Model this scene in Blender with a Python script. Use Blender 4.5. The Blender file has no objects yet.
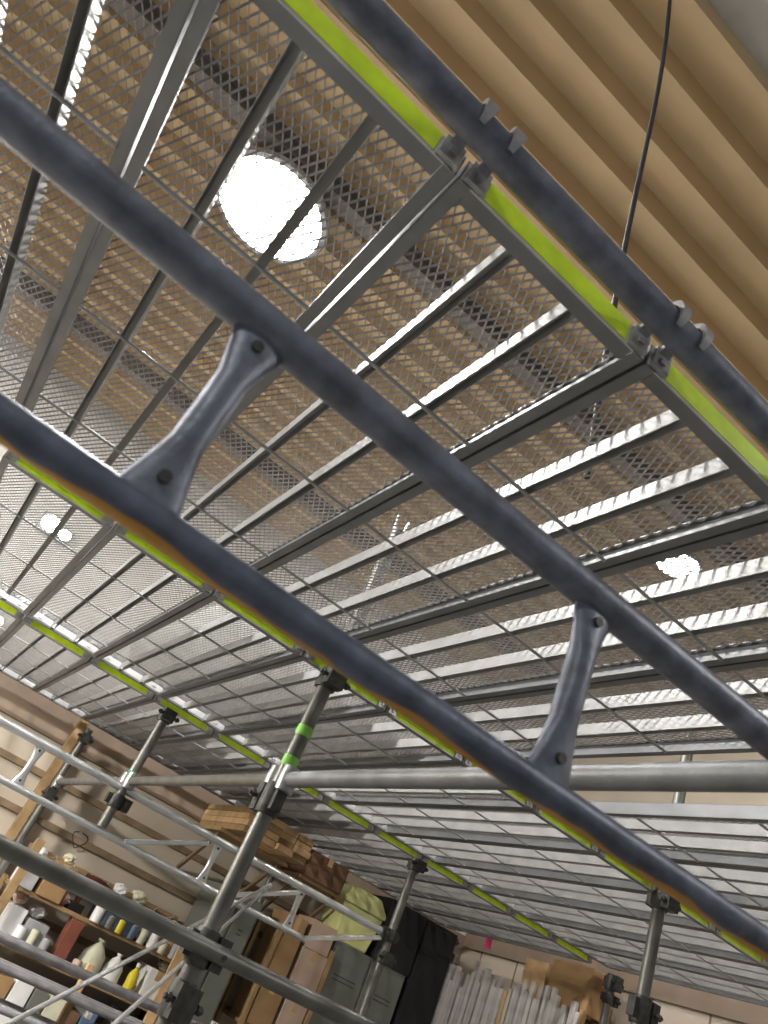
import bpy, math, random
from mathutils import Vector, Matrix
random.seed(7)
PI = math.pi
scene = bpy.context.scene
COL = scene.collection
Z0 = 1.6                                   # eye height; heights below are given relative to the eye and lifted by Z0

# ------------------------------------------------------------------ materials
def mat(name, col, rough=.6, metal=0., var=.12, scale=8., bump=0., bscale=60., spec=.5, col2=None, patch=None):
    m = bpy.data.materials.new(name); m.use_nodes = True
    nt = m.node_tree; n = nt.nodes; L = nt.links
    b = n['Principled BSDF']
    b.inputs['Roughness'].default_value = rough
    b.inputs['Metallic'].default_value = metal
    b.inputs['Specular IOR Level'].default_value = spec
    tc = n.new('ShaderNodeTexCoord')
    nz = n.new('ShaderNodeTexNoise'); nz.inputs['Scale'].default_value = scale; nz.inputs['Detail'].default_value = 5
    L.new(tc.outputs['Object'], nz.inputs['Vector'])
    rp = n.new('ShaderNodeValToRGB')
    c2 = col2 or tuple(c * (1 + var) for c in col)
    rp.color_ramp.elements[0].position = .35; rp.color_ramp.elements[1].position = .68
    rp.color_ramp.elements[0].color = (*[c * (1 - var) for c in col], 1)
    rp.color_ramp.elements[1].color = (*c2, 1)
    L.new(nz.outputs['Fac'], rp.inputs['Fac'])
    L.new(rp.outputs['Color'], b.inputs['Base Color'])
    if bump:
        nb = n.new('ShaderNodeTexNoise'); nb.inputs['Scale'].default_value = bscale; nb.inputs['Detail'].default_value = 3
        L.new(tc.outputs['Object'], nb.inputs['Vector'])
        bp = n.new('ShaderNodeBump'); bp.inputs['Strength'].default_value = bump; bp.inputs['Distance'].default_value = .004
        L.new(nb.outputs['Fac'], bp.inputs['Height']); L.new(bp.outputs['Normal'], b.inputs['Normal'])
    return m

def emis(name, col, s):
    m = bpy.data.materials.new(name); m.use_nodes = True
    nt = m.node_tree; nt.nodes.remove(nt.nodes['Principled BSDF'])
    e = nt.nodes.new('ShaderNodeEmission'); e.inputs['Color'].default_value = (*col, 1); e.inputs['Strength'].default_value = s
    nt.links.new(e.outputs[0], nt.nodes['Material Output'].inputs['Surface'])
    return m

M = {}
M['zinc'] = mat('zinc', (.52, .52, .51), .45, .25, .1, 14, .1)
M['bar_zinc'] = mat('cross_bar_zinc', (.36, .36, .35), .5, .25, .1, 14)
M['rib'] = mat('rib_zinc', (.40, .40, .39), .5, .25, .1, 14)
M['zinc_rail'] = mat('zinc_rail', (.20, .205, .21), .5, .3, .12, 9, .08)
M['zinc_mesh'] = mat('zinc_mesh', (.32, .31, .30), .5, .25, .1, 20)
M['tube'] = mat('tube_steel', (.17, .175, .18), .5, .4, .2, 12, .25, 90)
M['tube_blue'] = mat('tube_blue_grey', (.15, .162, .20), .45, .35, .3, 26, .2, 120)
M['tube_light'] = mat('tube_bright', (.66, .67, .68), .3, .7, .12, 10, .15)
M['post'] = mat('post_steel', (.15, .15, .135), .42, .45, .22, 10, .15, 90)
M['clamp'] = mat('clamp_dark', (.055, .055, .05), .55, .5, .3, 40, .4)
M['hook'] = mat('hook_steel', (.34, .34, .34), .4, .6, .2, 40)
M['lime'] = mat('lime_paint', (.55, .74, .012), .5, 0, .12, 18)
M['green_tape'] = mat('green_tape', (.20, .48, .07), .5, 0, .08, 30)
M['teal_tape'] = mat('teal_tape', (.01, .26, .14), .5, 0, .1, 30)
M['wall'] = mat('wall_beige', (.52, .45, .36), .85, 0, .06, 2.5, .05)
M['wall_up'] = mat('wall_upper_grey', (.62, .61, .58), .8, 0, .05, 1.5)
M['band'] = mat('wall_band', (.22, .165, .12), .8, 0, .1, 5)
M['batten'] = mat('batten_wood', (.22, .155, .095), .75, 0, .2, 9, .1)
M['wood'] = mat('wood_brown', (.33, .215, .10), .7, 0, .2, 12, .1)
M['wood_pale'] = mat('wood_pale', (.58, .38, .19), .7, 0, .18, 10)
M['roof'] = mat('roof_tan', (.53, .39, .225), .75, 0, .06, 3, .03)
M['ceil_grey'] = mat('ceiling_grey', (.58, .555, .51), .8, 0, .12, 6)
M['girder'] = mat('girder_brown', (.17, .145, .13), .65, .1, .1, 5)
M['floor'] = mat('floor_concrete', (.17, .165, .155), .75, 0, .12, 2, .1)
M['card'] = mat('cardboard', (.36, .22, .10), .85, 0, .12, 7)
M['card_pink'] = mat('cardboard_pink', (.55, .40, .31), .85, 0, .08, 7)
M['card_dark'] = mat('cardboard_dark', (.16, .085, .045), .85, 0, .15, 7)
M['locker'] = mat('locker_grey_green', (.17, .18, .155), .55, .1, .1, 5)
M['black'] = mat('black_matte', (.012, .012, .014), .7, 0, .2, 8)
M['pale_yellow'] = mat('pale_yellow_plastic', (.66, .66, .28), .5, 0, .06, 6)
M['white'] = mat('white_paper', (.80, .79, .78), .7, 0, .06, 14)
M['cream'] = mat('cream_plastic', (.62, .60, .45), .6, 0, .1, 14)
M['blue'] = mat('blue_plastic', (.10, .15, .24), .55, 0, .15, 10)
M['navy'] = mat('navy_sheet', (.05, .07, .09), .7, 0, .3, 10)
M['red_brown'] = mat('red_brown', (.20, .06, .035), .65, 0, .2, 10)
M['maroon'] = mat('maroon_tool', (.09, .02, .015), .5, .1, .2, 10)
M['yellow'] = mat('yellow_plastic', (.75, .62, .03), .5, 0, .05, 10)
M['grey_box'] = mat('grey_box', (.33, .33, .34), .6, 0, .15, 12)
M['pipe'] = mat('pipe_grey', (.26, .25, .26), .5, .35, .25, 14)
M['bar'] = mat('bar_pale', (.56, .53, .50), .6, .05, .2, 6)
M['bar2'] = mat('bar_lilac', (.46, .42, .42), .6, .05, .25, 6)
M['pink'] = mat('pink_ribbon', (.80, .06, .22), .6)
M['cord'] = mat('cord_dark', (.035, .03, .03), .7)
M['housing'] = mat('lamp_housing', (.30, .30, .31), .5, .4)
M['lamp'] = emis('lamp_led', (1., .985, .96), 330.)
M['fill_glow'] = emis('fill_led', (1., .95, .86), 800.)  # glow of the added fill lamp
M['flood'] = emis('flood_led', (1., .98, .94), 60.)

def streaked_blue():
    m = mat('tube_blue_orange_streak', (.10, .112, .155), .45, .3, .32, 26, .2, 120)
    nt = m.node_tree; n = nt.nodes; L = nt.links; b = n['Principled BSDF']
    old = b.inputs['Base Color'].links[0].from_socket
    tc = n.new('ShaderNodeTexCoord'); sp = n.new('ShaderNodeSeparateXYZ'); L.new(tc.outputs['Object'], sp.inputs[0])
    a1 = n.new('ShaderNodeMath'); a1.operation = 'MULTIPLY_ADD'; a1.inputs[1].default_value = .45; L.new(sp.outputs['X'], a1.inputs[0]); L.new(sp.outputs['Z'], a1.inputs[2])
    nz = n.new('ShaderNodeTexNoise'); nz.inputs['Scale'].default_value = 9; L.new(tc.outputs['Object'], nz.inputs['Vector'])
    a2 = n.new('ShaderNodeMath'); a2.operation = 'MULTIPLY_ADD'; a2.inputs[1].default_value = .03; L.new(nz.outputs['Fac'], a2.inputs[0]); L.new(a1.outputs[0], a2.inputs[2])
    mr = n.new('ShaderNodeMapRange'); mr.inputs['From Min'].default_value = .0015; mr.inputs['From Max'].default_value = .004
    mr.inputs['To Min'].default_value = .8; mr.inputs['To Max'].default_value = 0.; L.new(a2.outputs[0], mr.inputs['Value'])
    mx = n.new('ShaderNodeMix'); mx.data_type = 'RGBA'; L.new(mr.outputs[0], mx.inputs['Factor']); L.new(old, mx.inputs['A'])
    mx.inputs['B'].default_value = (.55, .27, .02, 1); L.new(mx.outputs['Result'], b.inputs['Base Color'])
    return m
M['tube_streak'] = streaked_blue()

def film():
    m = bpy.data.materials.new('plastic_film'); m.use_nodes = True
    nt = m.node_tree; n = nt.nodes; L = nt.links; n.remove(n['Principled BSDF'])
    d = n.new('ShaderNodeBsdfDiffuse'); d.inputs['Color'].default_value = (.72, .72, .70, 1)
    t = n.new('ShaderNodeBsdfTranslucent'); t.inputs['Color'].default_value = (.85, .85, .83, 1)
    g = n.new('ShaderNodeBsdfGlossy'); g.inputs['Roughness'].default_value = .25
    a = n.new('ShaderNodeMixShader'); a.inputs[0].default_value = .6; L.new(d.outputs[0], a.inputs[1]); L.new(t.outputs[0], a.inputs[2])
    c = n.new('ShaderNodeMixShader'); c.inputs[0].default_value = .15; L.new(a.outputs[0], c.inputs[1]); L.new(g.outputs[0], c.inputs[2])
    L.new(c.outputs[0], n['Material Output'].inputs['Surface'])
    return m
M['film'] = film()

# ------------------------------------------------------------------ mesh helpers
class MB:
    def __init__(s): s.v = []; s.f = []
    def add(s, vs, fs):
        o = len(s.v); s.v += [tuple(q) for q in vs]; s.f += [tuple(i + o for i in q) for q in fs]; return s
    def box(s, x0, x1, y0, y1, z0, z1):
        vs = [(x, y, z) for x in (x0, x1) for y in (y0, y1) for z in (z0, z1)]
        return s.add(vs, [(0, 1, 3, 2), (4, 6, 7, 5), (0, 4, 5, 1), (2, 3, 7, 6), (0, 2, 6, 4), (1, 5, 7, 3)])
    def obox(s, c, u, v, w):                # oriented box, half vectors
        c, u, v, w = map(Vector, (c, u, v, w))
        vs = [c + a * u + b * v + d * w for a in (-1, 1) for b in (-1, 1) for d in (-1, 1)]
        return s.add(vs, [(0, 1, 3, 2), (4, 6, 7, 5), (0, 4, 5, 1), (2, 3, 7, 6), (0, 2, 6, 4), (1, 5, 7, 3)])
    def bar(s, p0, p1, hw, hh, up=(0, 0, 1)):
        p0, p1 = Vector(p0), Vector(p1); d = (p1 - p0); l = d.length; d.normalize()
        a = d.cross(Vector(up)); a = a.normalized() if a.length > 1e-4 else Vector((1, 0, 0)); b = a.cross(d)
        return s.obox((p0 + p1) / 2, d * l / 2, a * hw, b * hh)
    def path(s, pts, rad, n=16, cap=True):  # round tube along points, radius per point (or (ra, rb) pair with side axis)
        pts = [Vector(p) for p in pts]; rings = []
        if not isinstance(rad, (list, tuple)): rad = [rad] * len(pts)
        ref = None
        for i, p in enumerate(pts):
            d = (pts[min(i + 1, len(pts) - 1)] - pts[max(i - 1, 0)]).normalized()
            if ref is None:
                ref = Vector((0, 0, 1)) if abs(d.z) < .9 else Vector((0, 1, 0))
            a = d.cross(ref).normalized(); b = a.cross(d).normalized(); ref = b
            r = rad[i]; ra, rb = r if isinstance(r, tuple) else (r, r)
            rings.append([p + a * ra * math.cos(2 * PI * k / n) + b * rb * math.sin(2 * PI * k / n) for k in range(n)])
        vs = [q for r in rings for q in r]; fs = []
        for i in range(len(pts) - 1):
            for k in range(n):
                fs.append((i * n + k, i * n + (k + 1) % n, (i + 1) * n + (k + 1) % n, (i + 1) * n + k))
        if cap: fs += [tuple(range(n))[::-1], tuple((len(pts) - 1) * n + k for k in range(n))]
        return s.add(vs, fs)
    def tube(s, p0, p1, r, n=20): return s.path([p0, p1], r, n)
    def lathe(s, prof, c=(0, 0, 0), n=28):  # prof: (r, z)
        vs = [(c[0] + r * math.cos(2 * PI * k / n), c[1] + r * math.sin(2 * PI * k / n), c[2] + z) for r, z in prof for k in range(n)]
        fs = []
        for i in range(len(prof) - 1):
            for k in range(n):
                fs.append((i * n + k, i * n + (k + 1) % n, (i + 1) * n + (k + 1) % n, (i + 1) * n + k))
        fs += [tuple(range(n))[::-1], tuple((len(prof) - 1) * n + k for k in range(n))]
        return s.add(vs, fs)
    def build(s, name, m, parent=None, bevel=0, smooth=True):
        me = bpy.data.meshes.new(name); me.from_pydata(s.v, [], s.f); me.update()
        me.materials.append(M[m] if isinstance(m, str) else m)
        if smooth:
            me.polygons.foreach_set('use_smooth', [True] * len(me.polygons)); me.set_sharp_from_angle(angle=math.radians(35))
        o = bpy.data.objects.new(name, me); COL.objects.link(o)
        if parent: o.parent = parent
        if bevel:
            b = o.modifiers.new('bevel', 'BEVEL'); b.width = bevel; b.segments = 2; b.limit_method = 'ANGLE'
        return o

def tag(o, label, cat, group=None, kind=None):
    o['label'] = label; o['category'] = cat
    if group: o['group'] = group
    if kind: o['kind'] = kind
    return o
def thing(name, label, cat, loc=(0, 0, 0), group=None, rz=0):
    o = bpy.data.objects.new(name, None); o.empty_display_size = .1; COL.objects.link(o)
    o.location = (loc[0], loc[1], loc[2] + Z0); o.rotation_euler.z = rz
    return tag(o, label, cat, group)
def lift(o, loc): o.location = (loc[0], loc[1], loc[2] + Z0); return o
def struct(name, mb, m, loc=(0, 0, 0), label=None, cat=None):
    o = mb.build(name, m, smooth=False); lift(o, loc); o['kind'] = 'structure'
    if label: o['label'] = label; o['category'] = cat
    return o
def copy_tree(o, parent=None):
    c = o.copy(); COL.objects.link(c)
    if parent: c.parent = parent
    for ch in list(o.children): copy_tree(ch, c)
    return c
ORD = ['first', 'second', 'third', 'fourth', 'fifth', 'sixth', 'seventh', 'eighth', 'ninth', 'tenth', 'eleventh', 'twelfth']

# ------------------------------------------------------------------ layout numbers
BAY = 1.829
XJ = [-.599 - BAY * k for k in range(4)]
ROWX = [-.657, -.657 - BAY - .022, -.657 - 2 * BAY]    # the four post lines, x
YP = [1.03 - BAY, 1.03, 1.03 + BAY, 1.03 + 2 * BAY]
DECK = .952                                 # underside of the planks
ROOF = 3.25
XW, YW = -6.3, 5.0                          # far wall, side wall

# ------------------------------------------------------------------ room shell
struct('floor', MB().box(-6.5, 4.5, -5, 5.2, -1.7, -1.6), 'floor', label='grey concrete warehouse floor', cat='floor')
struct('wall_far', MB().box(XW - .12, XW, -5, YW, -1.6, .98), 'wall', label='beige panelled lower part of the far wall', cat='wall')
struct('wall_far_upper', MB().box(XW - .12, XW, -5, YW, .98, ROOF + .25), 'wall_up', label='pale grey upper part of the far wall', cat='wall')
mb = MB().box(XW - .12, 2.0, YW, YW + .12, -1.6, ROOF + .25)
struct('wall_right', mb, 'wall', label='beige side wall with vertical panel seams', cat='wall')
mb = MB()
for k in range(12): mb.box(-6.0 + k * .46 - .006, -6.0 + k * .46 + .006, YW - .006, YW, -1.6, .93)
struct('trim_1', mb, 'batten', label='thin vertical seams of the beige side wall', cat='trim')
struct('trim_2', MB().box(XW, XW + .03, -5, YW, .80, 1.02).box(XW, XW + .05, -5, YW, .775, .80), 'band', label='brown band along the top of the far wall', cat='trim')
struct('trim_3', MB().box(XW + .05, 2, YW - .03, YW, .93, 1.12), 'band', label='brown band along the top of the beige side wall', cat='trim')
for k, z in enumerate((.545, .275, .01, -.26)):
    struct('trim_%d' % (4 + k), MB().box(XW, XW + .035, -5, YW, z - .022, z + .022), 'batten', label='brown batten across the far wall', cat='trim')
struct('trim_8', MB().box(XW + .035, XW + .11, .955, 1.015, -1.6, 1.0), 'wood', label='upright brown timber stud on the far wall', cat='trim')
struct('trim_9', MB().box(XW + .035, XW + .13, -1.2, -1.1, -1.6, 1.0), 'wood', label='brown timber stud at the far end of the wall', cat='trim')

mb = MB()                                   # folded-plate roof, ribs along y
p, d = .21, .085
x = -1.06; prof = [(x, .1)]
while x > XW - .1:
    prof += [(x, 0), (x - .045, 0), (x - .068, d), (x - .187, d)]
    x -= p
prof.append((x, 0))
vs = []; fs = []
for i, (a, z) in enumerate(prof): vs += [(a, -5, ROOF + z), (a, YW + .1, ROOF + z)]
for i in range(len(prof) - 1): fs.append((2 * i, 2 * i + 1, 2 * i + 3, 2 * i + 2))
mb.add(vs, fs)
mb.box(XW - .12, -1.06, -5, YW + .1, ROOF + .16, ROOF + .2)
struct('ceiling', mb, 'roof', label='tan folded-plate metal roof with long parallel ribs', cat='ceiling')
struct('ceiling_grey', MB().box(-1.06, 2.0, -5, YW + .1, ROOF + .1, ROOF + .2), 'ceil_grey', label='mottled grey ceiling beyond the tan roof edge', cat='ceiling')
def ibeam(name, x, w, h, label):
    mb = MB().box(x - w / 2, x + w / 2, -5, YW, ROOF - h, ROOF - h + .012).box(x - w / 2, x + w / 2, -5, YW, ROOF - .014, ROOF - .002)
    mb.box(x - .006, x + .006, -5, YW, ROOF - h + .012, ROOF - .014)
    return struct(name, mb, 'girder', label=label, cat='roof beam')
ibeam('roof_beam_1', -2.76, .09, .12, 'dark steel roof purlin above the front deck row')
ibeam('roof_beam_2', -5.35, .09, .12, 'dark steel roof purlin nearer the far wall')

# ------------------------------------------------------------------ scaffold planks
PL = 1.66; HW = .1975; PH = .045
TILT = -45
def mesh_panel():
    mb = MB(); LX, SY = .034, .0165; w, t = .0040, .0011
    tilt = math.radians(TILT); na = int((PL - .03) / (LX / 2)); nb = int((2 * HW - .012) / (SY / 2))
    x0 = -.012; y0 = -HW + .006; zc = PH - .006
    for a in range(na):
        for b in range(nb + 1):
            if (a + b) % 2: continue
            for db in (-1, 1):
                if not 0 <= b + db <= nb: continue
                p0 = Vector((x0 - a * LX / 2, y0 + b * SY / 2, zc)); p1 = Vector((x0 - (a + 1) * LX / 2, y0 + (b + db) * SY / 2, zc))
                dv = (p1 - p0).normalized(); sd = Vector((-dv.y, dv.x, 0))
                if sd.y < 0: sd = -sd
                u = sd * math.cos(tilt) + Vector((0, 0, 1)) * math.sin(tilt); v = dv.cross(u)
                e = dv * .001
                vs = [q + i * u * w / 2 + j * v * t / 2 for q in (p0 - e, p1 + e) for i, j in ((-1, -1), (1, -1), (1, 1), (-1, 1))]
                mb.add(vs, [(0, 1, 5, 4), (1, 2, 6, 5), (2, 3, 7, 6), (3, 0, 4, 7)])
    return mb
def hook_mb(y, sgn, c):
    # claw over the transom: local tube centre at (.058, .022); sgn=-1 mirrors to the far end
    cx, cz, r = c[0], c[1], .0315
    pts = [(-.002, .026), (.003, .045), (.008, .066)] if cz > .04 else [(-.002, .026), (.010, .040), (.022, .048)]
    for a in range(150 if cz > .04 else 128, -46, -17): pts.append((cx + r * math.cos(math.radians(a)), cz + r * math.sin(math.radians(a))))
    n = len(pts); vs = []; fs = []
    for i, (px, pz) in enumerate(pts):
        q0 = pts[max(i - 1, 0)]; q1 = pts[min(i + 1, n - 1)]
        dx, dz = q1[0] - q0[0], q1[1] - q0[1]; l = math.hypot(dx, dz); nx, nz = -dz / l, dx / l
        k = max(0, i - (n - 5)) / 4.; th = .0045 * (1 - .7 * k); wd = .0105 * (1 - .55 * k)
        for a, b in ((-1, -1), (1, -1), (1, 1), (-1, 1)):
            X = px + nx * th * b; Z = pz + nz * th * b
            vs.append((X if sgn > 0 else -PL - X, y + a * wd, Z))
    for i in range(n - 1):
        for k in range(4): fs.append((i * 4 + k, i * 4 + (k + 1) % 4, i * 4 + 4 + (k + 1) % 4, i * 4 + 4 + k))
    fs += [(0, 3, 2, 1), (n * 4 - 4, n * 4 - 3, n * 4 - 2, n * 4 - 1)]
    mb = MB().add(vs, fs)
    X0, X1 = (0., .009) if sgn > 0 else (-PL - .009, -PL)
    mb.box(X0, X1, y - .017, y + .017, .002, .043)
    xb = X1 if sgn > 0 else X0 - .004
    mb.box(xb, xb + .004, y - .005, y + .005, .012, .022)
    return mb
def make_plank(near, far):
    t = thing('scaffold_plank', 'x', 'scaffold plank', (0, 0, 0), 'expanded-metal planks of the scaffold deck')
    for s in (-1, 1):
        mb = MB(); y = s * HW
        mb.box(-PL, 0, min(y, y - s * .002), max(y, y - s * .002), 0, PH)
        mb.box(-PL, 0, min(y, y - s * .023), max(y, y - s * .023), 0, .002)
        mb.box(-PL, 0, min(y, y - s * .012), max(y, y - s * .012), PH - .002, PH)
        mb.box(-PL, 0, min(y - s * .021, y - s * .023), max(y - s * .021, y - s * .023), .002, .009)
        mb.build('side_rail', 'zinc_rail', t, smooth=False)
    for s in (-1, 1):
        y = s * .066
        MB().box(-PL + .03, -.03, y - .010, y - .0086, 0, PH - .008).box(-PL + .03, -.03, y + .0086, y + .010, 0, PH - .008).box(-PL + .03, -.03, y - .0086, y + .0086, PH - .0094, PH - .008).build('rib', 'rib', t, smooth=False)
    for xx in (.405, .865, 1.335):
        MB().path([(-xx, -HW + .022, -.002), (-xx, HW - .022, -.002)], .0042, 10).build('cross_bar', 'bar_zinc', t)
    mesh_panel().build('mesh_panel', 'zinc_mesh', t, smooth=False)
    for X, sg in ((0, 1), (-PL, -1)):
        a, b = sorted((X, X - sg * .003)); c, d2 = sorted((X - sg * .003, X - sg * .030))
        MB().box(c, d2, -HW + .024, HW - .024, .000, .002).box(*sorted((X - sg * .028, X - sg * .030)), -HW + .024, HW - .024, .002, .010).build('end_flange', 'zinc_rail', t, smooth=False)
        MB().box(a, b, -HW + .003, HW - .003, .0, PH).build('end_plate', 'zinc', t, smooth=False)
        g0, g1 = sorted((X, X + sg * .0012))
        MB().box(g0, g1, -.152, .152, .004, PH - .001).build('paint_strip', 'lime', t, smooth=False)['label'] = 'lime painted strip on the end plate'
    for s in (-1, 1):
        hook_mb(s * .174, 1, near).build('hook', 'hook', t)
        hook_mb(s * .140, -1, far).build('hook', 'hook', t)
    return t
GAP = 6
for k in range(3):
    if k < 2: proto = make_plank((.058, .022), (.145, .066)) if k == 0 else make_plank((.046, .066), (.10, .066)); used = False   # the front row sits lower on its tube
    for i in range(0 if k == 0 else 1, 11 if k == 0 else 13):
        if k == 0 and i == GAP: continue
        o = proto if not used else copy_tree(proto); used = True
        o.location = (ROWX[k], -.47 + .4 * i, DECK + Z0)
        if k == 0:
            w = '%s before the open gap' % ORD[GAP - i - 1] if i < GAP else '%s beyond the open gap' % ORD[i - GAP - 1]
            o['label'] = 'mesh scaffold plank in the front deck row, ' + w
        else:
            o['label'] = 'mesh scaffold plank in the %s deck row, %s counting from the pink ribbon edge' % (('middle', 'back')[k - 1], ORD[12 - i])

# ------------------------------------------------------------------ tubes, beams, posts
TZ = DECK + .066
XT = [-.599, -.657 - BAY - .022 + .046, -.657 - 2 * BAY + .046, -.657 - 2 * BAY - 1.66 - .10]
where = ['under the corrugated roof edge with plank hooks over it', 'carrying the front and middle deck rows', 'carrying the middle and back deck rows', 'carrying the back deck row by the wall']
for k in range(4):
    o = MB().tube((0, -1.2, 0), (0, 4.75, 0), .0243, 24).build('transom_tube', 'tube_blue' if k == 0 else 'tube')
    lift(o, (XT[k], 0, DECK + .022 if k == 0 else TZ)); tag(o, 'horizontal steel scaffold tube ' + where[k], 'scaffold tube', 'tubes carrying the deck')

def coupler(parent, z, side=(1, 0), big=False, name='coupler'):
    """clamp round a post at height z with a jaw towards side"""
    mb = MB(); h = .034 if not big else .05
    mb.lathe([(.028, z - h), (.036, z - h), (.039, z - h + .012), (.039, z + h - .012), (.036, z + h), (.028, z + h)], n=18)
    sx, sy = side; s3 = Vector((sx, sy, 0)); tt = Vector((-sy, sx, 0))
    mb.obox(Vector((0, 0, z)) + s3 * .052, s3 * .020, tt * .034, Vector((0, 0, h * .9)))
    mb.obox(Vector((0, 0, z)) - s3 * .045, s3 * .012, tt * .018, Vector((0, 0, h * .7)))
    for q in (-1, 1):
        c = Vector((0, 0, z)) + s3 * .052 + tt * .034 * q
        mb.path([c, c + tt * q * .030], .008, 8); mb.path([c + tt * q * .010, c + tt * q * .022], .014, 6)
    return mb.build(name, 'clamp', parent)
def post(x, y, z0, z1, label, couplers=(), tapes=(), r=.0255, m='post', pins=False):
    t = thing('scaffold_post', label, 'scaffold post', (x, y, -1.6), 'upright posts of the scaffold')
    mb = MB().tube((0, 0, z0 + 1.606), (0, 0, z1 + 1.6), r, 24)
    mb.build('tube', m, t)
    if z0 < -1.5: MB().box(-.07, .07, -.07, .07, 0, .006).build('base_plate', 'zinc', t)
    for z, sd, big in couplers: coupler(t, z + 1.6, sd, big)
    for z, mm in tapes:
        o = MB().lathe([(r, z + 1.582), (r + .0012, z + 1.583), (r + .0012, z + 1.617), (r, z + 1.618)], n=24).build('tape_band', mm, t)
        o['label'] = 'bright green tape band' if mm == 'green_tape' else 'dark green tape band'
    if pins:
        mb = MB()
        for q in (-1, 1): mb.tube((0, q * .02, z1 + 1.59), (0, q * .028, z1 + 1.66), .007, 8)
        mb.build('top_pin', 'tube_light', t)
    return t
CT = (-1, 0)
post(XJ[0], -.60, -1.6, 1.6, 'scaffold post at the outer end of the front ladder beam', [(.495, (0, 1), False), (.94, (1, 0), False)])
post(XJ[0], YP[2], -1.6, 1.6, 'scaffold post of the front line beside the open deck gap', [(.495, (0, 1), False), (.94, (1, 0), False)])
post(XJ[0], YP[1], -1.6, 1.3, 'scaffold post where the front ladder beam meets the low ledger', [(.54, (-1, 0), False), (.94, (1, 0), False)])
post(XJ[1], YP[0], -1.6, 1.3, 'scaffold post at the outer end of the long middle rail', [(.02, (0, 1), True)])
post(XJ[1], YP[1], -1.6, 1.58, 'tall grey scaffold post with two lime tape bands and dark clamps',
     [(.90, (1, 0), False), (.46, (-1, 0), True), (.01, (0, 1), True), (-.13, (1, 0), True)], [(.70, 'green_tape'), (.59, 'green_tape')], .027, pins=True)
post(XJ[1], YP[2], -1.6, 1.7, 'grey scaffold post rising through the deck gap with a dark clamp low down',
     [(.90, (1, 0), False), (.48, (0, 1), True)], [], .0265)
post(XJ[2], YP[0], -1.6, .93, 'scaffold post at the outer end of the rear ladder beam', [(.487, (0, 1), False)])
post(XJ[2], YP[1], .28, .93, 'scaffold post with a teal tape band crossing the rear ladder beam', [(.90, (1, 0), False), (.42, (0, 1), False)], [(.56, 'teal_tape')])
post(XJ[2], YP[2], -1.6, .93, 'scaffold post at the end of the rear ladder beam by the yellow container', [(.90, (1, 0), False), (.487, (0, -1), False), (.37, (1, 0), False)])
post(XJ[2], YP[3], -1.6, .95, 'scaffold post with a dark clamp at the deck corner by the cartons', [(.90, (1, 0), True), (.80, (0, 1), False)])
post(XJ[3], YP[1], -1.6, .93, 'scaffold post standing against the brown timber stud', [(.86, (1, 0), False), (.43, (1, 0), True)])
post(XJ[3], YP[2], -1.6, .93, 'scaffold post against the far wall by the stacked timber', [(.86, (1, 0), False)])
post(XJ[3], YP[3], -1.6, .93, 'scaffold post between the black cabinet and the upright bars', [(.50, (0, 1), False), (.90, (1, 0), False)])

def ladder_beam(x, y0, y1, zt, zb, struts, diags, bottom, label, mt, mb_, ms, wedge=None, r=.0213, rb=.0165):
    t = thing('ladder_beam', label, 'scaffold beam', (x, y0, zb), 'ladder beams of the scaffold')
    H = zt - zb
    MB().tube((0, 0, H), (0, y1 - y0, H), r, 24).build('top_chord', mt, t)
    MB().tube((0, bottom[0] - y0, 0), (0, bottom[1] - y0, 0), rb, 24).build('bottom_chord', mb_, t)
    for y in struts:                        # pressed tube: round in the middle, flattened and flared at both ends
        yy = y - y0
        zs = [-.004, .012, .04, .075, H * .5, H - .075, H - .04, H - .012, H + .004]
        rr = [(.032, .008), (.031, .009), (.024, .011), (.0165, .0155), (.0165, .0165), (.0165, .0155), (.024, .011), (.031, .009), (.032, .008)]
        # ring axes: first radius lies along the beam
        m = MB(); n = 16; vs = []; fs = []
        for z, (ra, rb) in zip(zs, rr):
            for k in range(n): vs.append((rb * math.sin(2 * PI * k / n), yy + ra * math.cos(2 * PI * k / n), z))
        for i in range(len(zs) - 1):
            for k in range(n): fs.append((i * n + k, i * n + (k + 1) % n, i * n + n + (k + 1) % n, i * n + n + k))
        fs += [tuple(range(n))[::-1], tuple((len(zs) - 1) * n + k for k in range(n))]
        st = m.add(vs, fs).build('strut', ms, t)
        for z in (.034, H - .034):
            MB().path([(.006, yy, z), (.0145, yy, z)], .006, 12).build('rivet', 'clamp', st)
    for ya, za, yb, zb2 in diags:
        MB().bar((0, ya - y0, za - zb), (0, yb - y0, zb2 - zb), .012, .0175, (1, 0, 0)).build('diagonal', 'tube_light', t, bevel=.004)
    if wedge:
        for y in wedge:
            MB().bar((0, y - y0, H - .06), (0, y - y0, H + .035), .014, .02, (1, 0, 0)).build('end_bracket', 'clamp', t)
    return t
ladder_beam(XJ[0], -.57, 2.83, .483, .251, [.040, .516, 1.09, 1.69, 2.21], [(-.115, .255, -.55, .455), (2.34, .255, 2.8, .455)], (-.105, 2.35),
            'dark blue-grey ladder beam with orange streak crossing close overhead', 'tube_blue', 'tube_streak', 'tube_blue')
ladder_beam(XJ[2], YP[0], YP[2], .487, .265, [-.5, .02, .565, 1.64, 2.21], [(-.45, .27, -.74, .45), (1.17, .275, 1.58, .455), (1.80, .275, 2.19, .455), (2.335, .268, 2.80, .455)], (-.5, 2.345),
            'bright galvanized ladder beam in front of the beige panelled wall', 'tube_light', 'tube_light', 'tube_light')

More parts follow.
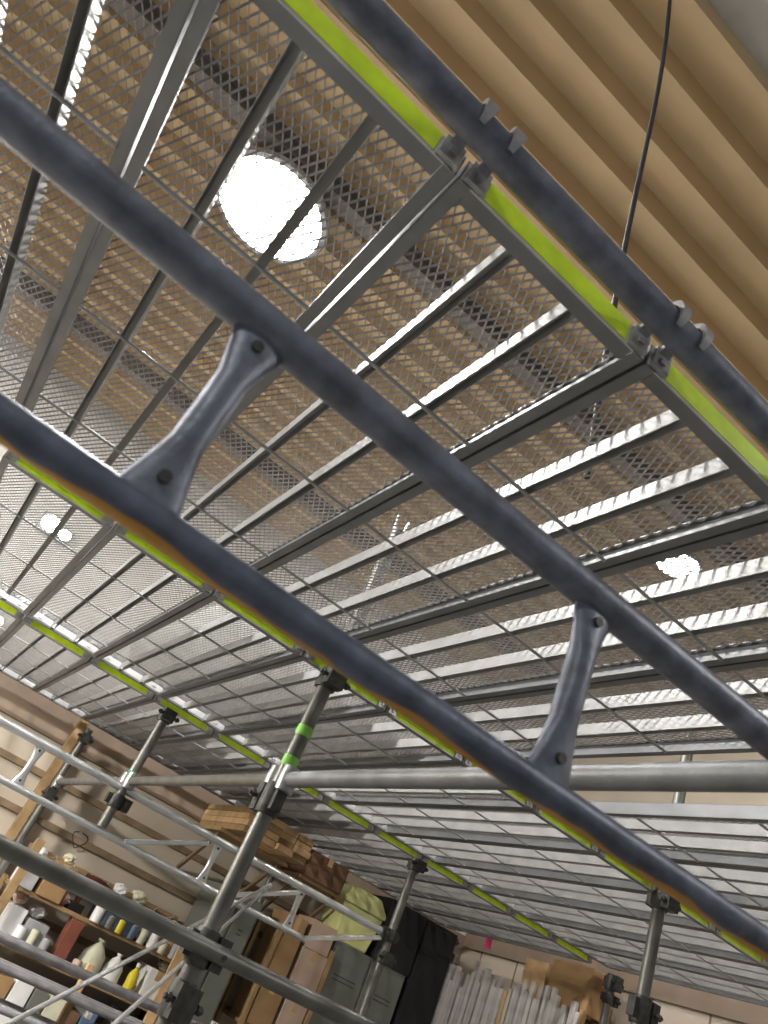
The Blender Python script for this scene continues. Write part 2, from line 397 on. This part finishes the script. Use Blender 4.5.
LZ = .528
for k, (w, m) in enumerate((('behind the close ladder beam', 'tube'), ('between the lime-taped post and the teal-taped post', 'post'), ('ending at the brown timber stud', 'tube'))):
    x0, x1 = XJ[k] - .03, XJ[k + 1] + .03
    t = thing('ledger_tube', 'horizontal scaffold ledger tube ' + w, 'scaffold tube', (x0, YP[1], LZ), 'low ledger tubes')
    MB().tube((0, 0, 0), (x1 - x0, 0, 0), .0243 if k == 0 else .0213, 24).build('tube', m, t)
    for X in (.012, x1 - x0 - .012 + .0):
        sg = -1 if X < .5 and x1 < x0 else 1
        xx = -.02 if X == .012 else x1 - x0 + .02
        MB().lathe([(.0, -.042), (.030, -.040), (.034, 0), (.030, .040), (.0, .042)], (xx, 0, 0), 14).build('end_fitting', 'hook', t)
t = thing('rail_tube', 'long dark scaffold rail clamped low on the lime-taped post', 'scaffold tube', (XJ[1] + .035, 0, .012), 'side rails of the scaffold')
MB().tube((0, -.85, 0), (0, 2.95, 0), .0243, 24).build('tube', 'post', t)
t = thing('rail_tube', 'thin grey scaffold rail in front of the pipe rack', 'scaffold tube', (XJ[2] + .035, 0, -.292), 'side rails of the scaffold')
MB().tube((0, -.85, 0), (0, 2.95, 0), .0213, 24).build('tube', 'pipe', t)

T0 = Vector((XJ[2] + .03, 1.985, .395))
for (x, y, z), w in (((-2.9, .76, -.39), 'flatter of the two crossing behind the lime-taped post'), ((-2.9, 1.07, -.28), 'steeper of the two crossing behind the lime-taped post')):
    T = T0 + Vector((.02, 0, .012)) if 'flatter' in w else T0 + Vector((0, 0, -.012))
    d = Vector((x, y, z)) - T; e = T + d * ((-1.59 - T.z) / d.z)
    t = thing('brace_rod', 'thin pale steel brace rod, ' + w, 'brace rod', (0, 0, 0), 'thin brace rods')
    MB().tube(T, e, .0085, 10).build('rod', 'tube_light', t)
    dn = d.normalized(); MB().tube(T - dn * .02, T + dn * .09, .013, 10).build('end_sleeve', 'zinc', t)

# ------------------------------------------------------------------ lamps
def high_bay(x, y, z, r, label):
    t = thing('high_bay_lamp', label, 'ceiling lamp', (x, y, z), 'round ceiling lamps')
    n = 40
    MB().lathe([(.0, -.035), (r * .55, -.028), (r * .9, -.008), (r * .93, .004), (0, .006)], n=n).build('diffuser', 'lamp', t)
    mb = MB().lathe([(r * .94, -.006), (r, -.004), (r * 1.02, .02), (r * .75, .07), (r * .45, .10), (r * .42, .16), (r * .2, .17)], n=n)
    mb.build('housing', 'housing', t)
    MB().tube((0, 0, .165), (0, 0, ROOF - z + .11), .012, 10).build('stem', 'housing', t)
    return t
high_bay(-3.02, -.14, 3.05, .32, 'glare-widened round ceiling lamp above the front deck row')  # disc built wider than the lamp, to take in the glare around it
high_bay(-2.985, 3.13, 3.05, .14, 'smaller bright round ceiling lamp seen through the deck beyond the ladder beam')
high_bay(1.4, 3.6, 3.1, .17, 'round ceiling lamp hanging under the grey ceiling outside the deck')
high_bay(1.3, -2.6, 3.1, .17, 'round ceiling lamp hanging under the grey ceiling near its open end')
high_bay(-3.0, -3.5, 3.05, .30, 'round ceiling lamp off the open side of the deck')
t = thing('fill_lamp', 'added unseen fill lamp on a long stem off the open end of the deck', 'ceiling lamp', (-4.0, -2.1, 1.1), 'round ceiling lamps')  # added out of view to brighten the far wall and shelves below the deck
MB().lathe([(0, -.17), (.09, -.15), (.14, -.10), (.16, -.04), (.165, 0), (0, .005)], n=32).build('diffuser', 'fill_glow', t)
MB().lathe([(.17, -.012), (.20, -.01), (.16, .07), (.06, .14), (.03, .16)], n=32).build('housing', 'housing', t)
MB().tube((0, 0, .155), (0, 0, ROOF - .99), .012, 10).build('stem', 'housing', t)
def flood(y, z, s, label):
    t = thing('flood_light', label, 'wall lamp', (XW, y, z), 'flood lamps on the far wall')
    MB().box(-.01, .03, -.03, .03, -.05, .05).build('bracket', 'housing', t, bevel=.004)
    MB().box(.03, .075, -s, s, -s * .9, s * .9).build('housing', 'housing', t, bevel=.008)
    m = MB(); n = 24
    m.add([(.078, s * .85 * math.cos(2 * PI * k / n), s * .8 * math.sin(2 * PI * k / n)) for k in range(n)] + [(.0745, s * .85 * math.cos(2 * PI * k / n), s * .8 * math.sin(2 * PI * k / n)) for k in range(n)],
          [tuple(range(n))] + [(k, (k + 1) % n, n + (k + 1) % n, n + k) for k in range(n)])
    m.build('lens', 'flood', t)
flood(-.075, 2.117, .085, 'larger of two bright flood lamps high on the far wall')
flood(.062, 2.10, .055, 'smaller flood lamp right beside the larger one on the far wall')
flood(.05, 1.282, .05, 'small flood lamp low on the far wall under the lamp pair')

# ------------------------------------------------------------------ things hanging or lying on the deck
t = thing('hanging_cord', 'dark cord hanging from the tan ribbed roof onto the front deck row', 'cord', (0, 0, 0))
pts = []
for i in range(13):
    f = i / 12; pts.append((-1.10 + .14 * f + .012 * math.sin(4 * f), .52 + .20 * f + .01 * math.sin(7 * f), ROOF + .02 - f * (ROOF + .02 - 1.003)))
MB().path(pts, .0068, 8).build('cord', 'cord', t)

def sheet(x0, x1, y0, y1, z, amp, seed, label):
    rnd = random.Random(seed); ph = [rnd.uniform(0, 6) for _ in range(8)]
    nx, ny = 60, 60; vs = []; fs = []
    for i in range(nx + 1):
        for j in range(ny + 1):
            u, v = i / nx, j / ny
            xx = x0 + (x1 - x0) * u + .05 * math.sin(5 * v + ph[0]); yy = y0 + (y1 - y0) * v + .06 * math.sin(4 * u + ph[1])
            w = abs(math.sin(6 * u + 4 * v + ph[2])) * .5 + abs(math.sin(9 * v - 5 * u + ph[3])) * .3 + abs(math.sin(17 * u + 7 * v + ph[4])) * .2
            vs.append((xx, yy, z + amp * w))
    for i in range(nx):
        for j in range(ny):
            a = i * (ny + 1) + j; fs.append((a, a + 1, a + ny + 2, a + ny + 1))
    o = MB().add(vs, fs).build('plastic_sheet', 'film'); o.location.z = Z0
    s = o.modifiers.new('thick', 'SOLIDIFY'); s.thickness = .0008
    return tag(o, label, 'plastic sheet', 'plastic sheets lying on the deck')
sheet(-4.0, -2.75, .62, 1.75, DECK + PH + .002, .09, 3, 'crumpled white plastic sheet lying on the middle deck row')
sheet(-5.9, -4.6, 1.0, 2.6, DECK + PH + .002, .07, 5, 'crumpled white plastic sheet lying on the back deck row')

t = thing('marker_ribbon', 'pink marker ribbon hanging from the deck edge', 'ribbon', (-5.4, 4.53, DECK))
MB().box(-.002, .002, -.03, .03, -.075, .0).build('ribbon', 'pink', t, smooth=False)
MB().path([(0, -.012, .0), (0, -.012, .05), (0, -.03, .052)], .004, 8).build('knot', 'pink', t)

# ------------------------------------------------------------------ storage along the far wall
def carton(name, label, cat, cx, cy, z, sx, sy, sz, m, rz=0, tape=True, group=None, flap=False):
    t = thing(name, label, cat, (cx, cy, z), group, rz)
    MB().box(-sx / 2, sx / 2, -sy / 2, sy / 2, 0, sz).build('box_body', m, t, bevel=.004)
    if tape:
        MB().box(sx / 2, sx / 2 + .001, -.022, .022, sz * .72, sz).box(-sx / 2, sx / 2 + .001, -.022, .022, sz, sz + .001).build('tape', 'wood_pale', t, smooth=False)
    if flap:
        MB().bar((sx / 2, 0, sz), (sx / 2 + .05, 0, sz + .06), sy / 2 * .95, .002, (0, 0, 1)).build('flap', m, t, smooth=False)
    return t
def locker(y0, y1, ztop, label, x0=-6.24, x1=-5.86, doors=2, m='locker'):
    t = thing('steel_cabinet', label, 'cabinet', ((x0 + x1) / 2, (y0 + y1) / 2, -1.6)); H = ztop + 1.6; w = (y1 - y0) / 2; d = (x1 - x0) / 2
    MB().box(-d, d - .018, -w, w, .03, H).build('body', m, t, bevel=.004)
    MB().box(-d + .02, d - .03, -w + .02, w - .02, 0, .03).build('plinth', 'black', t)
    for k in range(doors):
        a = -w + .006 + k * (2 * w / doors); b = a + 2 * w / doors - .024
        dr = MB().box(d - .018, d, a, b, .06, H - .03).build('door', m, t, bevel=.003)
        MB().box(d, d + .02, b - .05, b - .035, H * .5, H * .5 + .12).build('handle', 'zinc', dr, bevel=.003)
        MB().box(d, d + .003, a + .06, b - .06, H - .25, H - .245).box(d, d + .003, a + .06, b - .06, H - .22, H - .215).build('vent', 'black', dr, smooth=False)
    return t
locker(2.43, 2.80, .44, 'grey-green steel cabinet to the stud side of the cartons')
locker(3.5, 4.22, .47, 'grey-green steel cabinet under the pale yellow container')
locker(4.25, 4.60, .93, 'tall black cabinet between the steel cabinet and the upright bars', doors=1, m='black')

t = thing('plastic_container', 'pale yellow plastic container with a lid on the steel cabinet', 'container', (-6.0, 3.62, .47))
mb = MB(); prof = [(.13, .16, 0), (.15, .19, .20), (.155, .20, .27)]
vs = []; fs = []
for a, b, z in prof: vs += [(-a, -b, z), (a, -b, z), (a, b, z), (-a, b, z)]
for i in range(2):
    for k in range(4): fs.append((i * 4 + k, i * 4 + (k + 1) % 4, i * 4 + 4 + (k + 1) % 4, i * 4 + 4 + k))
fs += [(3, 2, 1, 0), (8, 9, 10, 11)]
mb.add(vs, fs).build('tub', 'pale_yellow', t, bevel=.012)
mb = MB(); vs = []
for a, b, z in ((.165, .21, .27), (.165, .21, .30), (.12, .15, .40), (.10, .13, .41)): vs += [(-a, -b, z), (a, -b, z), (a, b, z), (-a, b, z)]
fs = [(i * 4 + k, i * 4 + (k + 1) % 4, i * 4 + 4 + (k + 1) % 4, i * 4 + 4 + k) for i in range(3) for k in range(4)] + [(3, 2, 1, 0), (12, 13, 14, 15)]
mb.add(vs, fs).build('lid', 'pale_yellow', t, bevel=.008)
carton('storage_box', 'black box beside the yellow container on the steel cabinet', 'box', -6.04, 4.04, .47, .36, .38, .46, 'black', tape=False)
carton('storage_box', 'dark brown box on the high bracket shelf beside the timber stack', 'box', -5.98, 3.14, .745, .40, .36, .19, 'card_dark')

# shelf rack of cartons between the two cabinets
def rack(y0, y1, tops, ztop, label, x0=-6.22, x1=-5.84):
    t = thing('shelf_rack', label, 'shelf', ((x0 + x1) / 2, (y0 + y1) / 2, -1.6)); w = (y1 - y0) / 2; d = (x1 - x0) / 2
    for sx in (-1, 1):
        for sy in (-1, 1):
            MB().box(sx * d - .018, sx * d + .018, sy * w - .018, sy * w + .018, 0, ztop + 1.6).build('upright', 'wood', t, bevel=.003)
    for z in tops: MB().box(-d, d, -w, w, z + 1.6 - .024, z + 1.6).build('shelf_board', 'wood', t, bevel=.002)
    return t
rack(2.99, 3.48, (-1.3, -.75, -.26, .08), .38, 'narrow wooden shelf rack of cartons between the two steel cabinets')
carton('carton', 'tall brown carton on the lower board of the narrow carton rack', 'carton', -5.98, 3.12, -.26, .3, .2, .30, 'card')
carton('carton', 'pinkish carton low in the narrow carton rack', 'carton', -5.98, 3.35, -.26, .3, .2, .24, 'card_pink')
carton('carton', 'tan carton with pale front high in the narrow carton rack', 'carton', -5.98, 3.10, .08, .3, .17, .40, 'card')
carton('carton', 'pale pink carton high in the narrow carton rack', 'carton', -5.98, 3.34, .08, .3, .24, .24, 'card_pink')
carton('carton', 'small pale carton stacked on the pink one high in the rack', 'carton', -5.98, 3.34, .322, .28, .22, .20, 'card_pink', tape=False)

# stacked timber on a high bracket shelf
t = thing('bracket_shelf', 'high bracket shelf under the timber stack', 'shelf', (XW + .035, 2.45, .72))
MB().box(0, .56, -.30, .32, 0, .025).build('shelf_board', 'wood', t, bevel=.002)
for q in (-.26, .28): MB().bar((.0, q, -.30), (.48, q, -.005), .012, .012, (0, 1, 0)).build('bracket', 'batten', t)
t = thing('bracket_shelf', 'small high bracket shelf under the dark brown box', 'shelf', (XW + .035, 3.14, .72))
MB().box(0, .46, -.20, .22, 0, .025).build('shelf_board', 'wood', t, bevel=.002)
for q in (-.17, .19): MB().bar((.0, q, -.30), (.40, q, -.005), .012, .012, (0, 1, 0)).build('bracket', 'batten', t)
for lay in range(4):
    for j in range(4):
        o = MB().box(-.45, .45 + random.uniform(-.03, .05), -.066, .066, 0, .042).build('timber_board', 'wood_pale' if (j + lay) % 3 else 'wood', bevel=.003)
        lift(o, (XW + .50, 2.24 + j * .14, .745 + lay * .0435))
        tag(o, 'tan timber board in the stack on the high bracket shelf', 'timber', 'timber boards on the high shelf')

# long open rack with clutter
rack(1.1, 2.4, (-1.25, -.8, -.42, -.12), -.10, 'long wooden shelf rack crowded with small boxes and bags')
def bottle(name, label, cat, x, y, z, r, h, m, cap='white'):
    t = thing(name, label, cat, (x, y, z))
    MB().lathe([(r * .9, 0), (r, .01), (r, h * .62), (r * .8, h * .72), (r * .35, h * .82), (r * .35, h * .9)], n=18).build('bottle_body', m, t)
    MB().lathe([(r * .42, h * .88), (r * .42, h)], n=16).build('cap', cap, t)
    return t
def bag(label, x, y, z, r, h, m, seed):
    rnd = random.Random(seed); n = 14; vs = []; prof = [(.55, 0), (.95, .12), (1, .35), (.85, .6), (.5, .8), (.2, .9), (.32, 1)]
    for a, b in prof:
        for k in range(n): rr = r * a * rnd.uniform(.86, 1.12); vs.append((rr * math.cos(2 * PI * k / n), rr * math.sin(2 * PI * k / n), b * h))
    fs = [(i * n + k, i * n + (k + 1) % n, i * n + n + (k + 1) % n, i * n + n + k) for i in range(len(prof) - 1) for k in range(n)] + [tuple(range(n))[::-1], tuple((len(prof) - 1) * n + k for k in range(n))]
    o = MB().add(vs, fs).build('bag', m); lift(o, (x, y, z)); return tag(o, label, 'bag')
XS = -5.97
carton('storage_box', 'bright white box on top of the rack end beside the timber stud', 'box', XS, 1.17, -.12, .28, .11, .17, 'white', tape=False)
carton('carton', 'orange-brown carton on the rack beside the white box', 'carton', XS, 1.34, -.12, .3, .17, .22, 'card')
t = thing('hand_drill', 'dark maroon power tool on top of the shelf rack', 'power tool', (XS, 1.60, -.12))
MB().path([(0, -.07, .20), (0, .02, .20), (0, .07, .205), (0, .12, .205)], [.036, .04, .03, .012], 14).build('tool_body', 'maroon', t)
MB().bar((0, -.03, .18), (0, -.045, .05), .022, .017, (0, 1, 0)).build('grip', 'maroon', t, bevel=.006)
MB().box(-.035, .035, -.10, .02, 0, .055).build('battery', 'black', t, bevel=.006)
carton('storage_box', 'red-brown upright board box on the middle of the rack', 'box', XS + .1, 1.60, -.42, .1, .09, .27, 'red_brown', tape=False)
carton('storage_box', 'dark navy crate on top of the rack', 'crate', XS, 1.83, -.12, .3, .24, .19, 'navy', tape=False)
bag('cream crumpled bag on the rack shelf under the navy crate', XS + .06, 1.83, -.42, .085, .23, 'cream', 1)
bag('white crumpled bag on the rack shelf next to the cream bag', XS + .06, 1.99, -.42, .07, .20, 'white', 2)
bag('white plastic bag heaped on the rack top beside the navy crate', XS, 2.06, -.12, .09, .20, 'white', 4)
bottle('bottle', 'yellow bottle with a white cap on the rack shelf', 'bottle', XS + .12, 2.12, -.42, .035, .20, 'yellow')
carton('carton', 'small brown carton on the rack top beside the white bag', 'carton', XS, 2.24, -.12, .26, .16, .10, 'card')
carton('storage_box', 'blue tray lying on the small brown carton', 'tray', XS, 2.24, -.017, .22, .13, .04, 'blue', tape=False)
carton('storage_box', 'white carton on the rack shelf by the upright cabinet', 'box', XS, 2.28, -.42, .28, .15, .21, 'white')
carton('storage_box', 'white packet box low on the rack shelf at the stud end', 'box', XS, 1.21, -.42, .28, .14, .20, 'white', tape=False)
carton('storage_box', 'grey parts box on the rack shelf next to the white packet box', 'box', XS, 1.38, -.42, .28, .15, .17, 'grey_box', tape=False)
rnd = random.Random(11)
cols = ['grey_box', 'card', 'white', 'locker', 'cream', 'card_dark', 'blue', 'card_pink']
names = {'grey_box': 'grey', 'card': 'brown', 'white': 'white', 'locker': 'olive', 'cream': 'cream', 'card_dark': 'dark brown', 'blue': 'blue', 'card_pink': 'pinkish'}
for si, (z, hmax) in enumerate(((-.8, .30), (-1.25, .36))):
    y = 1.15; k = 0
    while y < 2.24:
        w = rnd.uniform(.1, .16); c = cols[(k + si * 3) % 8]
        carton('storage_box', '%s box, %s from the stud end on the %s rack board' % (names[c], ORD[k], ('second lowest', 'lowest')[si]), 'box', XS, y + w / 2, z, .3, w - .012, rnd.uniform(.16, hmax), c, tape=False)
        y += w; k += 1
# crumpled paper and small sacks among the boxes
rnd = random.Random(33)
def wad(x, y, z, r, m, seed):
    rr = random.Random(seed); n, mm = 12, 7; vs = []; fs = []
    for i in range(mm + 1):
        for k in range(n):
            a = PI * i / mm; q = r * rr.uniform(.72, 1.18)
            vs.append((q * math.sin(a) * math.cos(2 * PI * k / n) * 1.2, q * math.sin(a) * math.sin(2 * PI * k / n), r * .78 + .78 * r * -math.cos(a) * rr.uniform(.9, 1.)))
    for i in range(mm):
        for k in range(n): fs.append((i * n + k, i * n + (k + 1) % n, i * n + n + (k + 1) % n, i * n + n + k))
    o = MB().add(vs, fs).build('paper_wad', m, smooth=False); return lift(o, (x, y, z))
for q, (y, z) in enumerate([(1.17, .052), (1.36, .103), (1.45, -.12), (1.50, -.42), (1.78, .072), (1.93, .072), (2.18, -.12), (2.33, -.12), (2.26, .025), (2.33, -.21), (1.21, -.22), (1.36, -.25)]):
    o = wad(XS + rnd.uniform(-.03, .05), y, z, rnd.uniform(.04, .062), ('white', 'cream', 'card_pink', 'white')[q % 4], 40 + q)
    tag(o, 'crumpled pale packing paper in the clutter on the long shelf rack', 'packing paper', 'packing paper on the long shelf rack')
for q, (y, zt, wd, m, nm) in enumerate(((2.30, .06, .035, 'wood_pale', 'pale timber board leaning near the cabinet end of the long rack'),
        (1.07, .16, .03, 'wood', 'brown board leaning at the stud end of the long rack'))):
    o = MB().bar((0, 0, 0), (-.14, .03, zt + 1.6), wd, .010, (1, 0, 0)).build('leaning_board', m, bevel=.003)
    lift(o, (-5.655 + .002 * q, y, -1.6)); tag(o, nm, 'board')
# small cans and jars crowding the rack
rnd = random.Random(21)
cc = ['white', 'cream', 'grey_box', 'card_pink', 'white', 'locker', 'yellow', 'blue', 'cream']
k = 0
for zz, x, y0, n in ((-.42, XS + .155, 1.30, 9), (-.12, XS + .13, 1.70, 8)):
    for q in range(n):
        y = y0 + q * .085 + rnd.uniform(-.008, .008)
        if zz == -.42 and (1.52 < y < 1.69 or 1.75 < y < 2.19): continue
        r = rnd.uniform(.026, .036); h = rnd.uniform(.07, .14)
        t = thing('paint_can', 'small can in the crowd at the front edge of the long shelf rack', 'can', (x, y, zz), 'small cans on the long shelf rack')
        MB().lathe([(r * .96, 0), (r, .004), (r, h - .004), (r * .96, h)], n=16).build('can_body', cc[k % 9], t)
        MB().lathe([(r * .8, h), (r * .8, h + .004), (r * .3, h + .006)], n=16).build('lid', 'zinc', t)
        k += 1
# pipe rack in front
t = thing('pipe_rack', 'low steel rack holding long grey pipes', 'rack', (-5.2, 1.5, -1.6))
for y in (-1.0, .12, 1.0):
    MB().box(-.02, .02, y - .02, y + .02, 0, 1.30).build('upright', 'wood_pale' if abs(y - .12) < .01 else 'zinc', t, bevel=.003)
    for z in (.96, 1.12): MB().box(-.12, .30, y + .02, y + .05, z - .03, z).build('arm', 'zinc', t, bevel=.003)
for lay, (zz, n) in enumerate(((-.48, 6), (-.64, 6))):
    for j in range(n):
        o = MB().path([(0, -1.25 + random.uniform(-.1, .1), 0), (0, 1.15 + random.uniform(-.15, .1), 0)], .019, 14).build('steel_pipe', 'pipe' if (j + lay) % 3 else 'grey_box')
        lift(o, (-5.15 + .0405 * j, 1.5, zz + .0195)); tag(o, 'long grey steel pipe lying on the %s arms of the pipe rack' % ('upper' if lay == 0 else 'lower'), 'pipe', 'pipes on the %s rack arms' % ('upper' if lay == 0 else 'lower'))
# wall-hung tools over the clutter rack
t = thing('peg_rail', 'long brown peg rail on the far wall above the clutter rack', 'rail', (XW + .035, 1.75, .10))
MB().box(0, .03, -.62, .62, -.03, .03).build('rail_board', 'wood', t, bevel=.002)
for q in range(9): MB().tube((.03, -.56 + q * .14, .0), (.085, -.56 + q * .14, .02), .006, 8).build('peg', 'zinc', t)
t = thing('cable_loop', 'dark wire loop hanging on the beige wall panel', 'cable', (XW + .036, 1.42, .33))
pts = [(0, .05 * math.sin(a * .5) + .02 * math.sin(a), -.055 + .055 * math.cos(a * .5)) for a in range(0, 13)]
MB().path(pts, .004, 6).build('wire', 'cord', t)

# ------------------------------------------------------------------ bars standing against the side wall, cartons above
t = thing('bar_stand', 'wooden stand behind the upright pale bars', 'stand', (-5.12, YW - .24, -1.6))
for X in (-.86, 0, .74):
    MB().box(X - .02, X + .02, -.02, .02, 0, 2.24).build('upright', 'wood', t, bevel=.003)
for z in (1.0, 1.95): MB().box(-.88, .76, -.045, -.02, z - .03, z + .03).build('rail', 'wood', t, bevel=.003)
for y in (-.12, .08): MB().box(.05, .78, y - .02, y + .02, 2.235, 2.258).build('top_rail', 'wood', t, bevel=.002)
rnd = random.Random(5); k = 0
for row in (0, 1):
    x = -6.0 + .02 * row
    while x < -4.38:
        w = rnd.uniform(.014, .026); x += w + .003
        if -5.60 < x < -5.50 and row == 0: x += .10; continue
        h = rnd.uniform(2.15, 2.42) if x < -5.30 else rnd.uniform(1.98, 2.2)
        if row: h = h - .05 if x < -5.3 else rnd.uniform(2.24, 2.36)
        y = YW - .34 - .075 * row; lean = rnd.uniform(.0, .03)
        o = MB().bar((0, 0, 0), (rnd.uniform(-.02, .02), lean, h), w * .95, .014, (0, 1, 0)).build('stock_bar', ('bar', 'bar2', 'bar', 'bar', 'bar2')[k % 5] if k % 17 else 'wood_pale', bevel=.003)
        lift(o, (x, y, -1.6)); tag(o, 'long pale bar standing upright in the row against the beige side wall', 'bar', 'pale bars standing against the side wall')
        x += w; k += 1
carton('carton', 'tan carton on the board above the upright bars', 'carton', -4.93, YW - .25, .659, .24, .24, .25, 'wood_pale')
carton('carton', 'darker brown carton at the outer end of the board above the bars', 'carton', -4.57, YW - .25, .659, .40, .24, .29, 'card')

# ------------------------------------------------------------------ world, camera
w = bpy.data.worlds.new('world'); scene.world = w; w.use_nodes = True
bg = w.node_tree.nodes['Background']; bg.inputs['Color'].default_value = (.92, .95, 1., 1); bg.inputs['Strength'].default_value = .24

R = ((.5401549308103684, .7523684473747739, .3770601677665227), (-.28077663329694175, .5834881612323962, -.7620407127549498), (-.7933455318558749, .3057503640169695, .5264214870118904))
cd = bpy.data.cameras.new('camera'); cam = bpy.data.objects.new('camera', cd); COL.objects.link(cam)
mw = Matrix.Identity(4)
for i in range(3):
    mw[i][0] = R[0][i]; mw[i][1] = -R[1][i]; mw[i][2] = -R[2][i]
mw[0][3], mw[1][3], mw[2][3] = 0, 0, Z0
cam.matrix_world = mw
cd.sensor_fit = 'HORIZONTAL'; cd.sensor_width = 36; cd.lens = 36 * 766.7 / 768; cd.clip_start = .02
cd.dof.use_dof = True; cd.dof.focus_distance = 3.0; cd.dof.aperture_fstop = 9.
scene.camera = cam
vs_ = scene.view_settings
vs_.view_transform = 'Standard'; vs_.look = 'None'; vs_.gamma = 1; vs_.use_curve_mapping = False; vs_.exposure = 0.
scene.cycles.use_denoising = True
scene.cycles.max_bounces = 8
